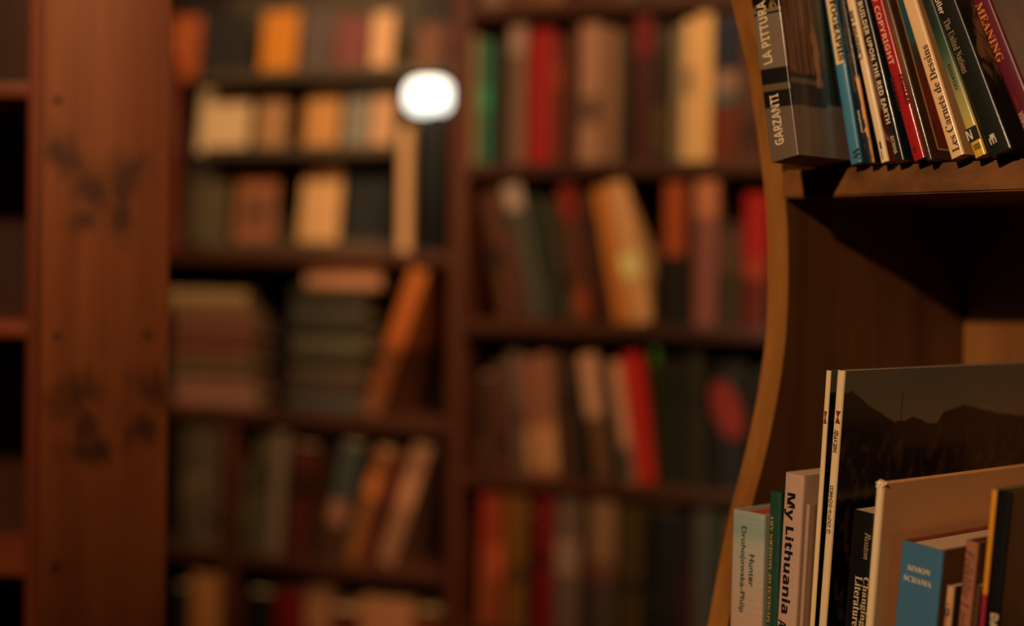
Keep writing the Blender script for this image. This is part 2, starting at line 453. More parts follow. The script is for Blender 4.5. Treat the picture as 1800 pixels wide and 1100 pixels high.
b = upper(1570, 293, 17, 50, 16.8, .012, .16, .17, paper((32, 27, 23), .3, .4), paper((20, 34, 38), .25, .8))
b.tag('glossy black book lettered BUILDER UPON THE RED EARTH in white', G_UP)
b.write(sansb(': BUILDER UPON THE RED EARTH'), (1508, -4), (1561, 217), b.t*.44, (232, 208, 172), 'down')
b.write(sansb('GCNHA'), (1566, 239), (1574, 270), b.t*.33, (200, 180, 150), 'down', name='publisher_mark')

b = upper(1605, 292, 20, 50, 18.6, .012, .16, .16, paper((168, 24, 28), .35, .4), paper((96, 34, 24), .35, .5), hard=True)
b.tag('red hardback lettered OF COPYRIGHT on the upper oak shelf', G_UP)
b.write(sansb('OF COPYRIGHT'), (1530, -16), (1572, 112), b.t*.42, (236, 176, 140), 'down')
b.write(sansb('EDWARD'), (1580.5, 132), (1593, 185), b.t*.3, (52, 10, 10), 'down', name='author_lettering').location.x += b.t*.13
b.write(sansb('SAMUELS'), (1568, 135), (1583, 194), b.t*.3, (70, 12, 12), 'down', name='author_lettering').location.x -= b.t*.05
b.write(sansb('III'), (1596, 215), (1603, 238), b.t*.55, (30, 8, 8), 'across', name='publisher_mark')
b.write(sansb('H'), (1604, 255), (1612, 272), b.t*.55, (40, 8, 8), 'across', name='publisher_mark')

def picture_cover():
    m = NT('framed_picture_cover', .35, .4); g = m.xyz(); y, z = g[1], g[2]
    n = m.noise(m.mapping('Generated', (5, 12, 9)), 1, 4)
    pic = m.ramp(m.math('ADD', z, m.math('MULTIPLY', m.math('SUBTRACT', n, .5), .05)), [(0, (118, 46, 24)), (.3, (140, 54, 28)), (.5, (120, 56, 34)), (.56, (84, 76, 56)), (.63, (96, 92, 74)), (.65, (66, 128, 142)), (1, (52, 116, 134))])
    pic = m.mix(m.math('MULTIPLY', m.step(n, .6, .04), .5), pic, lin((60, 26, 16)))
    inside = m.mul(m.step(y, .07, .004), m.step(z, .06, .004), m.math('SUBTRACT', 1.0, m.step(z, .97, .004)))
    rim = m.math('SUBTRACT', m.mul(m.step(y, .058, .003), m.step(z, .053, .003)), inside)
    col = m.mix(inside, lin((72, 44, 26)), pic)
    m.set('Base Color', m.mix(m.math('MAXIMUM', rim, 0.0), col, lin((210, 164, 110)))); return m.m
b = upper(1628, 293, 10, 50, 18.8, .014, .16, .17, bands([(0, (52, 30, 18)), (.3, (70, 44, 26)), (.6, (120, 84, 50)), (1, (70, 46, 28))], wob=.3, coat=.5), picture_cover())
b.tag('brown paperback with a framed teal and russet cover picture, right of the red hardback', G_UP)

b = upper(1671, 293, 22, 50, 20.4, .014, .16, .17, paper((238, 194, 140), .4, .25), paper((196, 146, 96), .45, .2))
b.tag('cream book lettered Les Carnets de Dessins in brown serif letters', G_UP)
b.write(serif('Les Carnets de Dessins'), (1677, 268), (1629, 78), b.t*.55, (92, 62, 38), 'up')

b = upper(1713, 293, 19, 50, 22, .012, .16, .17, bands([(0, (226, 178, 48)), (.12, (216, 178, 62)), (.22, (190, 174, 96)), (.4, (140, 142, 92)), (.56, (48, 86, 58)), (.72, (16, 40, 28)), (1, (14, 24, 18))], coat=.3), paper((60, 56, 36), .4, .3))
b.tag('slim book whose spine fades from green to yellow above a black and white emblem', G_UP)
b.patch(.0006, b.t-.0006, b.loc(1708, 250).z, b.loc(1702, 226).z, ink((22, 20, 18)), 'emblem_field')
b.write(sansb('N'), (1699, 236), (1711, 240), .008, (222, 206, 170), 'across', name='emblem').location.y -= .0005
b.write(sansb('ESSERTIO'), (1666, 114), (1684, 156), b.t*.3, (40, 66, 44), 'down')
for q in (255, 259, 263):
    zq = b.loc(1716, q).z; b.patch(b.t*.25, b.t*.8, zq, zq+.0008, ink((70, 58, 24)), 'publisher_mark')

def rock_cover():
    m = NT('dark_cover_with_rock_photo', .4, .2); g = m.xyz()
    n = m.noise(m.mapping('Generated', (3, 10, 6)), 1, 6, 1.0)
    mask = m.mul(m.step(n, .52, .1), m.band(m.math('SUBTRACT', g[1], m.math('MULTIPLY', m.math('SUBTRACT', g[2], .5), .5)), -.02, .24, .03), m.step(g[2], .4, .1))
    m.set('Base Color', m.mix(mask, lin((28, 22, 17)), lin((148, 96, 58)))); return m.m
b = upper(1737, 291, 35, 50, 23.4, .016, .16, .16, paper((26, 26, 20), .35, .2), rock_cover(), hard=True)
b.tag('black hardback lettered The United Nations with a small white emblem', G_UP)
b.write(sansb('Moller'), (1640, -14), (1653, 25), b.t*.26, (236, 212, 172), 'down', name='author_lettering')
b.write(serif('The United Nations'), (1659, 35), (1694, 128), b.t*.3, (150, 130, 96), 'down')
b.write(sansb('m'), (1735, 247), (1748, 247), .0055, (206, 190, 160), 'across', name='publisher_mark')
b.patch_px((1735, 238), (1745, 241), ink((206, 190, 160)), 'publisher_mark')

def gloss_cover():
    m = NT('glossy_dark_photo_cover', .12, 1.0); n = m.noise(m.mapping('Generated', (2, 6, 3)), 1, 4, .6)
    m.set('Base Color', m.ramp(n, [(.3, (18, 16, 16)), (.55, (66, 54, 50)), (.8, (110, 84, 70))])); return m.m
b = upper(1814, 289, 28, 50, 24, .018, .16, .17, paper((96, 20, 36), .4, .3), gloss_cover(), hard=True)
b.tag('maroon hardback lettered MEANING in gold, rightmost on the upper shelf', G_UP)
b.write(serif('MEANING'), (1720, 6), (1760, 108), b.t*.42, (214, 130, 48), 'down')
b.write(serif('O'), (1784, 174), (1790, 186), b.t*.5, (150, 84, 40), 'across', name='publisher_mark')
b.write(sansb('VINTA'), (1794, 197), (1806, 228), b.t*.28, (210, 170, 140), 'down', name='publisher_mark')

settle(ALL, adir(AF)); ALL.clear()
# --- lower shelf
H0 = Vector((L0.x, L0.y, 0)) + nP*.012 - dP*.085
def lower(px, py, wpx, yaw, lean, e, d, spine, front=None, **kw):
    """px, py: top left corner of the spine; lean > 0 here: top to the right"""
    n = ddir(AF)
    q = at_plane(px, py, H0 - n*e, n)
    xr = q.x/q.y
    t = wpx*q.y/(F*(math.cos(R(yaw))+xr*math.sin(R(yaw))))
    h = (q.z - ZS2 - .0005 - t*math.sin(R(lean)))/math.cos(R(lean))
    M0 = pose(Vector((0, 0, 0)), yaw, -lean)
    p = q - M0.to_3x3() @ Vector((0, 0, h))
    return Book(Matrix.Translation(p) @ M0, t, d, h, spine, front, **kw)
b = lower(1288, 894, 55, 51, .5, 0, .16, bands([(0, (206, 152, 120)), (.3, (204, 160, 132)), (.55, (194, 168, 146)), (.8, (184, 178, 158)), (.9, (150, 166, 152)), (1, (164, 174, 158))], wob=.05), paper((170, 176, 156), .5), pages=(206, 74, 46), hard=True)
b.tag('pale aqua and peach book lettered Hunter Drohojowska-Philp, leftmost on the lower oak shelf', G_LO)
b.write('Hunter', (1323, 975), (1320, 1031), .0058, (34, 62, 50), 'down', bold=.012, name='author_lettering')
b.write('Drohojowska-Philp', (1309, 925), (1301, 1075), .0066, (34, 62, 50), 'down', bold=.012, name='author_lettering')

b = lower(1351, 862, 20, 51, .9, .0, .15, paper((22, 66, 48), .6), paper((18, 56, 42), .6), hard=True)
b.tag('narrow dark green cloth book with gilt capitals MUSEUM OF MODERN ART', G_LO)
b.write(serif('THE MUSEUM OF MODERN ART'), (1347, 1126), (1357, 906), .0030, (196, 146, 70), 'up')

b = lower(1378, 829, 33, 51, 2.4, .004, .16, paper((196, 156, 132), .45, .1), paper((214, 172, 140), .45, .1))
b.tag('greyish pink paperback lettered My Lithuania in bold black', G_LO)
b.write(sansb('My Lithuania'), (1389, 866), (1376, 1077), .0108, (20, 15, 13), 'down', bold=.012)
b.write(sansb('A'), (1374, 1089), (1373, 1102), .0075, (20, 15, 13), 'down')

b = lower(1417, 886, 6, 51, 2.6, .006, .14, paper((176, 140, 116), .5), paper((168, 132, 110), .5))
b.tag('small grey pink booklet against the side of the My Lithuania book', G_LO)

def landscape():
    m = NT('night_landscape_cover', .3, .25); g = m.xyz(); y, z = g[1], g[2]
    nz = m.noise(m.mapping('Generated', (1, 30, 30)), 1, 5)
    def G(v): return (v, v, v, 1)
    ridge = m.ramp(y, [(0, G(.935)), (.035, G(.94)), (.13, G(.892)), (.24, G(.842)), (.30, G(.84)), (.34, G(.852)), (.42, G(.828)), (.47, G(.824)), (.50, G(.855)), (.6, G(.876)), (.68, G(.862)), (.8, G(.84)), (1, G(.82))])
    rz = m.math('ADD', ridge, m.math('MULTIPLY', m.math('SUBTRACT', nz, .5), .022))
    sky = m.ramp(z, [(.83, (122, 108, 84)), (.92, (102, 100, 82)), (1, (92, 98, 86))])
    near = m.mix(m.step(m.noise(m.mapping('Generated', (1, 26, 14)), 1, 5), .56, .06), lin((13, 12, 9)), lin((62, 42, 22)))
    near = m.mix(m.step(z, .80, .03), near, lin((15, 17, 13)))
    mtn = m.mul(m.math('SUBTRACT', 1.0, m.step(y, .30, .06)), m.step(z, .84, .02))
    near = m.mix(mtn, near, lin((24, 32, 26)))
    col = m.mix(m.step(z, rz, .004), near, sky)
    pole = m.mul(m.band(m.math('ADD', y, m.math('MULTIPLY', z, -.01)), .272, .276, .001), m.band(z, .84, .93, .005))
    m.set('Base Color', m.mix(pole, col, lin((26, 24, 20)))); return m.m
LAND = landscape()
MAGS = paper((234, 202, 150), .5, .1)
def bowtie(bk, px, py, s=.0046):
    c = bk.loc(px, py); bm = bmesh.new(); x0, x1 = max(c.x-s*.5, .0006), min(c.x+s*.5, bk.t-.0006); xm = (x0+x1)/2; hh = s*1.05
    prism(bm, [(x0, c.z+hh), (x1, c.z+hh), (xm+.0003, c.z), (x1, c.z-hh), (x0, c.z-hh), (xm-.0003, c.z)], -.0006, .0004, 'Y')
    return from_bm('publisher_mark', bm, ink((150, 26, 24)), bk.spine)
b = lower(1446, 650, 8, 51, 3.0, .0, .27, MAGS, LAND); ma = b
b.tag('tall slim ceramics magazine with a cream spine, left of its twin showing the landscape', G_LO)
bowtie(b, 1447, 733)
b = lower(1471, 650, 13, 51, 3.6, .0, .27, MAGS, LAND)
b.tag('tall slim magazine with Japanese spine lettering and a dark mountain landscape cover', G_LO)
bowtie(b, 1473.5, 733)
b.write('伊\n万\n里', (1465, 775), (1473, 775), .0175, (50, 36, 26), 'across')
b.write('日\n本\nの\nや\nき\nも\nの', (1456.5, 890), (1463.5, 890), .033, (60, 44, 32), 'across')
b.write('19', (1453.5, 934), (1460, 934), .0038, (90, 66, 44), 'across', name='volume_number')

b = lower(1499, 894, 38, 51, 3.6, -.004, .15, paper((17, 15, 14), .4, .2), paper((17, 15, 14), .4, .2))
b.tag('black book lettered Roston and Changing Literature, between the landscape magazine and the white book', G_LO)
b.write(italic('Roston'), (1528, 937), (1521, 983), .0052, (190, 160, 120), 'down', name='author_lettering')
b.write(serif('Literature'), (1512, 1013), (1502, 1100), .0066, (216, 186, 142), 'down')
b.write(serif('Changing'), (1528, 1016), (1518, 1102), .0066, (206, 176, 132), 'down')

b = lower(1539, 848, 13, 51, 3.9, .018, .262, paper((240, 206, 156), .5), paper((248, 178, 114), .55), hard=True, r=.003)
b.tag('tall cream hardback with worn corner and blank tan cover, behind the SIMON SCHAMA book', G_LO)
# worn head of the spine: a small frayed fold of paper
bm = bmesh.new()
bmesh.ops.create_icosphere(bm, subdivisions=3, radius=.0064)
for v in bm.verts:
    k = .75 + .35*math.sin(v.co.x*2100+1)*math.sin(v.co.z*1700)
    v.co = Vector((v.co.x*.85*k + b.t*.5, v.co.y*.7*k + .003, v.co.z*.6*k + b.h - .001))
from_bm('frayed_corner', bm, paper((240, 208, 160), .6), b.o, 60)

b = lower(1585, 948, 72, 51, 4.6, .0, .165, paper((62, 108, 138), .5), paper((132, 84, 44), .5), back=paper((150, 70, 48), .5), hard=True)
b.tag('thick blue hardback lettered SIMON SCHAMA on the lower oak shelf', G_LO)
b.write(serif('SIMON'), (1596, 998), (1636, 1006), .0042, (226, 202, 164), 'across', name='author_lettering')
b.write(serif('SCHAMA'), (1589, 1016), (1638, 1026), .0042, (226, 202, 164), 'across', name='author_lettering')

b = lower(1664, 1028, 13, 51, 4.7, .008, .12, paper((206, 150, 104), .55), paper((52, 36, 22), .6))
b.tag('low tan paperback lettered Churchill, right of the thick blue hardback', G_LO)
b.write(italic('Churchill'), (1667, 1060), (1660, 1122), .0040, (50, 34, 22), 'down')

b = lower(1694, 948, 22, 51, 5.0, .002, .15, paper((158, 96, 66), .65), paper((128, 72, 46), .65), pages=(120, 30, 26), hard=True)
b.tag('brown cloth hardback with dark script and red top edges', G_LO)
b.write(italic('Folklilie Linie'), (1702, 965), (1688, 1110), .0075, (78, 44, 28), 'down')

b = lower(1715, 1027, 9, 51, 4.9, .004, .11, paper((84, 46, 26), .6), paper((76, 40, 22), .6), back=paper((92, 50, 30), .6))
b.tag('low dark brown book between the brown cloth hardback and the magenta spine', G_LO)

b = lower(1741, 859, 9, 51, 4.4, .004, .24, bands([(0, (150, 28, 56)), (.60, (158, 32, 62)), (.61, (224, 146, 30)), (1, (230, 156, 40))], 'LINEAR'), paper((30, 24, 18), .4))
b.tag('slim book with a yellow and magenta spine, left of the black one', G_LO)

def olive_cover():
    m = NT('olive_photo_cover', .3, .6); g = m.xyz()
    n = m.noise(m.mapping('Generated', (2, 5, 4)), 1, 5, .5)
    col = m.ramp(n, [(.3, (24, 24, 14)), (.5, (66, 56, 30)), (.65, (112, 88, 34)), (.8, (60, 54, 36))])
    col = m.mix(m.math('SUBTRACT', 1.0, m.step(g[2], .42, .1)), col, lin((22, 30, 22)))
    m.set('Base Color', m.mix(m.step(g[1], .1, .04), lin((92, 70, 44)), col)); return m.m
b = lower(1756, 860, 23, 51, 4.6, .004, .24, paper((15, 13, 12), .4, .2), olive_cover(), hard=True)
b.tag('tall black spined book with an olive photo cover, rightmost on the lower shelf', G_LO)
b.write(sansb('DA'), (1749, 1079), (1746, 1106), .0058, (232, 206, 166), 'down')

settle(ALL, adir(AF)); ALL.clear()
# ------------------------------------------------------------------ post and bookcase on the left
POSTY = 1.45
pl, pr = at_y(77, 550, POSTY), at_y(294, 550, POSTY)
PC = (pl+pr)/2
def kn(px, py, rpx, rpz, tilt):
    p = at_y(px, py, POSTY); return (p.x-PC.x, p.z, rpx*1.25*POSTY/F, rpz*1.25*POSTY/F, tilt)
knots = [kn(120, 275, 24, 52, .55), kn(165, 330, 26, 44, .75), kn(222, 318, 30, 44, -.5), kn(212, 385, 18, 34, 0), kn(148, 390, 26, 18, .4),
         kn(138, 695, 44, 30, .2), kn(152, 742, 20, 36, 0), kn(262, 692, 40, 26, -.8), kn(245, 755, 32, 28, -.7), kn(158, 792, 40, 18, 0), kn(105, 590, 6, 6, 0), kn(258, 590, 6, 8, 0), kn(105, 995, 8, 10, 0), kn(105, 180, 8, 6, 0)]
POSTM = wood('stained_pine_post', (160, 92, 50), (128, 66, 34), .5, 2, knots)
post = box('wooden_post', (-(pr.x-pl.x)/2, 0, 0), ((pr.x-pl.x)/2, .14, 3.1), POSTM, None, .004)
post.location = (PC.x, PC.y, 0); post.rotation_euler = (0, 0, R(14))
tagp(post, 'wide reddish pine post with dark V shaped knots, floor to ceiling at left', 'post')

LC = wood('red_brown_case_wood', (138, 66, 36), (104, 44, 22), .5, 2)
LCD = wood('dark_case_backing', (70, 32, 18), (52, 22, 12), .6, 2)
LY = 1.6
lx1 = at_y(71, 550, LY).x; lx0 = at_y(46, 550, LY).x
lcase = empty('bookcase', Matrix.Translation((lx1, LY, 0)))
tagp(lcase, 'empty reddish wooden bookcase left of the knotty post', 'bookcase')
LW = .75
box('side_panel', (lx0-lx1, 0, 0), (0, .19, 2.3), LC, lcase, .002)
box('side_panel', (-LW, 0, 0), (-LW+.02, .19, 2.3), LC, lcase, .002)
box('back_panel', (-LW+.02, .18, 0), (lx0-lx1, .19, 2.3), LCD, lcase)
LCH = wood('red_brown_shelf_wood', (150, 72, 38), (116, 50, 24), .5, 0)
for py in (157, 580, 1001):
    z = at_y(20, py-14, LY).z; z2 = at_y(20, py+14, LY).z
    box('shelf', (-LW+.02, .003, z2), (lx0-lx1, .18, z), LCH, lcase, .002)
box('shelf', (-LW+.02, .003, .08), (lx0-lx1, .18, .10), LCH, lcase, .002)
box('shelf', (-LW+.02, .003, 2.27), (lx0-lx1, .18, 2.29), LCH, lcase, .002)

# ------------------------------------------------------------------ back bookcases
AK = 21.0
A0 = Vector((-.09, 2.5, 0)); fK, dK = adir(AK), ddir(AK)
def bg(px, py, inset=0.0):                      # -> (s along the front, z)
    p = at_plane(px, py, A0 + dK*inset, dK); return (p-A0).dot(fK), p.z
def bgp(s, z, inset=0.0): return A0 + fK*s + dK*inset + Vector((0, 0, z))
KW = wood('dark_red_bookcase_wood', (100, 45, 15), (66, 27, 7), .55, 2)
KH = wood('dark_red_shelf_wood', (92, 44, 15), (60, 26, 7), .55, 0)
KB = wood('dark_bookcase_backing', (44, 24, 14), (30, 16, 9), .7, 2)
BD = .27
def KM(): return frame(A0, fK, dK)
s_l, _ = bg(786, 550); s_r, _ = bg(815, 550)
rcase = empty('bookcase', KM() @ Matrix.Translation((s_r, 0, 0)))
tagp(rcase, 'dark red wooden bookcase full of books behind the curved oak one', 'bookcase')
RW = .80
zR = [bg(1050, 22)[1]+.0, bg(1050, 284)[1], bg(1080, 570)[1], bg(1080, 850)[1]]
zR.append(zR[3]-(zR[2]-zR[3]))
zR.append(zR[4]-.30)
box('side_panel', (s_l-s_r, 0, 0), (0, BD, 2.45), KW, rcase, .003)
box('side_panel', (RW, 0, 0), (RW+.03, BD, 2.45), KW, rcase, .003)
box('back_panel', (0, BD-.01, 0), (RW, BD, 2.45), KB, rcase)
for i, z in enumerate(zR):
    z1 = z + (.023 if i == 0 else 0)
    box('shelf', (0, .004, z1-.024), (RW, BD-.01, z1), KH, rcase, .002)
box('shelf', (0, .004, 2.42), (RW, BD-.01, 2.445), KH, rcase, .002)
box('shelf', (0, .004, .08), (RW, BD-.01, .104), KH, rcase, .002)

# left unit
zL = [bg(550, 440)[1], bg(550, 728)[1], bg(550, 985)[1]]
zL.append(zL[2]-.285)
wcase = empty('bookcase', KM() @ Matrix.Translation((s_l-.002, 0, 0)))
tagp(wcase, 'dark wooden bookcase holding the lamp, card rack and leaning books, right of the post', 'bookcase')
s_e, _ = bg(180, 550); LWK = s_l-.002-s_e
box('side_panel', (-LWK-.03, 0, 0), (-LWK, BD, 2.45), KW, wcase, .003)
box('back_panel', (-LWK, BD-.01, 0), (0, BD, 2.45), KB, wcase)
for z in zL + [.10, 2.445]:
    box('shelf', (-LWK, .004, z-.024), (-.0005, BD-.01, z), KH, wcase, .002)
s_d0, s_d1 = bg(392, 850)[0], bg(412, 850)[0]
box('divider', (s_d0-s_l, .004, zL[3]), (s_d1-s_l, BD-.01, zL[2]-.024), KW, wcase, .002)
box('divider', (s_d0-s_l, .004, zL[2]), (s_d1-s_l, BD-.01, zL[1]-.024), KW, wcase, .002)

def bgbook(z0, ybot, x0, x1, ytop, lean_px, color, label, group, inset=.012, depth=None, bandz=(), rough=.5, coat=.1, hard=None, front=None):
    """x0, x1: where the spine stands on the shelf, ytop: its top, lean_px: how far the top sits right (+) or left (-)"""
    s0, _ = bg(x0, ybot, inset); s1, _ = bg(x1, ybot, inset)
    xm = (x0+x1)/2
    zt = bg(xm+lean_px, ytop, inset)[1]
    rise = max(zt-z0, .05)
    st, _ = bg(x0+lean_px, ytop, inset)
    th = math.atan2(st-s0, rise) if lean_px else 0.0    # >0: to the right
    t = (s1-s0)*math.cos(th)
    h = (rise - t*abs(math.sin(th))*.5)/math.cos(th)
    p = bgp(s0, z0+.0004, inset)
    if th > 0: p.z += t*math.sin(th); 
    d = depth or random.uniform(.15, .19)
    mat = color if not isinstance(color, tuple) else paper(color, rough, coat)
    b = Book(pose(p, AK, -math.degrees(th)), t, d, h, mat, front or mat, hard=random.random() < .5 if hard is None else hard, detail=False)
    for f0, f1, c in bandz:
        b.patch(.0006, t-.0006, h*f0, h*f1, paper(c, .5), 'title_band', .0008)
    b.tag(label, group); return b
rb = random.Random(11)
def row(z0, ybot, group, items, dim=1.0):  # last factor puts the weaker light on low rows into the cover colours
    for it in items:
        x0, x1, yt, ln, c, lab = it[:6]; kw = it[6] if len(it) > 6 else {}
        c = tuple(v*dim for v in c)
        if 'bandz' in kw: kw = dict(kw, bandz=[(a, b_, tuple(v*dim for v in q)) for a, b_, q in kw['bandz']])
        if 'bandz' not in kw and x1-x0 > 15 and rb.random() < .75:
            f0 = rb.uniform(.1, .7); k = rb.choice((.62, .75, 1.25, 1.4))
            kw = dict(kw, bandz=[(f0, f0+rb.uniform(.08, .28), tuple(min(235, v*k) for v in c))])
        bgbook(z0, ybot, x0, x1, yt, ln, c, lab, group, **kw)
    settle(ALL, fK); ALL.clear()
RA = 'books on the top row of the back right bookcase'
row(zR[1], 284, RA, [
 (826, 837, 62, 0, (140, 108, 70), 'slim olive tan book left of the green one, top row of the back bookcase'),
 (840, 860, 70, 0, (28, 100, 68), 'emerald green book near the left end of the back bookcase top row'),
 (861, 889, 66, 0, (34, 30, 20), 'black book between the green and the grey brown ones, top row'),
 (893, 922, 44, 0, (120, 84, 66), 'grey brown book with a paler head, left of the bright red one', {'bandz': [(.78, .98, (160, 126, 108))]}),
 (926, 968, 52, 0, (156, 20, 12), 'bright red thick book on the back bookcase top row', {'bandz': []}),
 (971, 989, 66, 0, (104, 44, 20), 'red brown slim book right of the bright red one, top row'),
 (991, 1011, 50, 0, (70, 26, 16), 'dark maroon slim book left of the wide rosy tan one'),
 (1015, 1052, 42, 0, (172, 122, 96), 'wide rosy tan book in the middle of the back bookcase top row'),
 (1054, 1086, 50, 0, (134, 94, 64), 'brown beige book right of the wide rosy tan one'),
 (1089, 1108, 52, 0, (36, 30, 20), 'narrow black green book left of the maroon topped one'),
 (1111, 1144, 28, 0, (74, 28, 20), 'dark brown book with a maroon head, top row', {'bandz': [(.72, .98, (118, 24, 26))]}),
 (1147, 1176, 42, 0, (44, 34, 20), 'dark olive book with an ochre foot, top row', {'bandz': [(.05, .4, (78, 58, 26)), (.8, .95, (70, 52, 44))]}),
 (1179, 1193, 46, 0, (130, 108, 84), 'slim grey beige book left of the bright cream pair'),
 (1196, 1218, 36, 0, (232, 184, 124), 'bright cream book, shorter of the cream pair on the top row'),
 (1219, 1247, 24, 0, (240, 186, 118), 'bright cream book, taller of the cream pair on the top row'),
 (1251, 1296, 24, 0, (112, 44, 18), 'navy, grey and rust banded book right of the cream pair', {'bandz': [(.62, .985, (22, 34, 54)), (.46, .61, (150, 112, 94)), (.38, .455, (70, 90, 92))]}),
 (1299, 1328, 60, 0, (92, 56, 42), 'dull mauve brown book near the oak case, top row'),
 (1330, 1356, 50, 0, (84, 36, 18), 'rust brown book half hidden by the oak case, top row'),
 (1359, 1400, 54, 0, (60, 40, 28), 'dark brown book hidden mostly behind the oak case, top row'),
])
RB = 'books on the second row of the back right bookcase'
row(zR[2], 569, RB, [
 (876, 902, 338, -34, (82, 42, 20), 'leaning dark brown book, leftmost on the second row'),
 (906, 922, 334, -44, (96, 52, 34), 'slim leaning brown book left of the pale headed one, second row'),
 (924, 956, 322, -50, (70, 66, 52), 'leaning slate book with a pale grey head, second row', {'bandz': [(.8, .985, (170, 140, 124))]}),
 (960, 990, 348, -44, (40, 40, 24), 'leaning dark green book right of the slate one, second row'),
 (993, 1011, 350, -36, (64, 50, 28), 'slim leaning olive brown book, second row'),
 (1013, 1041, 326, -34, (92, 44, 22), 'leaning brown book with a red head, second row', {'bandz': [(.76, .985, (136, 30, 18)), (.04, .24, (142, 62, 32))]}),
 (1045, 1072, 340, -44, (70, 30, 14), 'leaning dark rust book left of the amber one, second row'),
 (1075, 1102, 330, -42, (200, 118, 42), 'leaning amber book left of the pale one, second row'),
 (1104, 1138, 319, -45, (222, 160, 104), 'leaning pale apricot book, brightest of the second row'),
 (1150, 1160, 420, 0, (34, 28, 20), 'thin black pamphlet beside the leaning apricot book'),
 (1164, 1202, 318, 0, (34, 26, 16), 'black book with a burnt orange upper half, second row', {'bandz': [(.48, .985, (172, 76, 28))]}),
 (1205, 1214, 400, 0, (28, 26, 18), 'thin black book left of the mauve one, second row'),
 (1217, 1258, 314, 0, (150, 88, 78), 'dusky mauve book with a peach head, second row', {'bandz': [(.74, .985, (204, 126, 86))]}),
 (1262, 1300, 390, 0, (66, 52, 30), 'short olive book right of the dusky mauve one, second row', {'bandz': [(.5, .9, (96, 66, 48))]}),
 (1304, 1348, 338, 0, (110, 30, 14), 'book with scarlet upper and rust lower spine, second row', {'bandz': [(.52, .985, (186, 24, 18)), (.36, .515, (176, 60, 26))]}),
 (1352, 1400, 350, 0, (50, 30, 20), 'dark brown book behind the oak case edge, second row'),
])
RC = 'books on the third row of the back right bookcase'
row(zR[3], 849, RC, [
 (838, 862, 660, 0, (60, 34, 18), 'dark brown book leftmost on the third row'),
 (866, 890, 640, -4, (84, 44, 28), 'dull red brown book, second on the third row'),
 (902, 924, 618, -14, (96, 74, 62), 'grey mauve book leaning slightly, third row'),
 (928, 954, 628, -16, (140, 84, 62), 'rosy brown book with a paler foot, third row', {'bandz': [(.04, .4, (176, 120, 80))]}),
 (957, 982, 622, -16, (150, 96, 66), 'tan book right of the rosy brown one, third row', {'bandz': [(.06, .42, (206, 146, 96))]}),
 (986, 1012, 624, -16, (74, 46, 30), 'dark brown book right of the tan one, third row'),
 (1016, 1036, 640, -18, (34, 26, 18), 'slim black book left of the cream headed one, third row'),
 (1044, 1076, 620, -28, (110, 74, 48), 'brown leaning book with a cream upper half, third row', {'bandz': [(.5, .985, (206, 150, 116))]}),
 (1080, 1096, 640, -28, (36, 34, 28), 'slim black leaning book left of the white one, third row'),
 (1099, 1118, 636, -30, (226, 160, 124), 'pale pink leaning book left of the red one, third row', {'bandz': [(.02, .3, (110, 90, 76))]}),
 (1121, 1152, 622, -30, (206, 40, 26), 'bright scarlet leaning book on the third row'),
 (1157, 1172, 610, -14, (44, 50, 18), 'slim dark book with a leaf green head, third row', {'bandz': [(.86, .985, (70, 110, 22))]}),
 (1178, 1206, 630, -8, (40, 32, 18), 'black brown book right of the green headed one, third row'),
 (1212, 1238, 624, -4, (54, 44, 24), 'dark olive book in the middle right of the third row'),
 (1244, 1310, 640, 0, (26, 20, 14), 'wide black book with a red oval on its spine, third row'),
 (1316, 1352, 650, 0, (34, 24, 16), 'black book beside the oak case, third row'),
 (1356, 1400, 640, 0, (40, 26, 16), 'black brown book mostly behind the oak case, third row'),
])
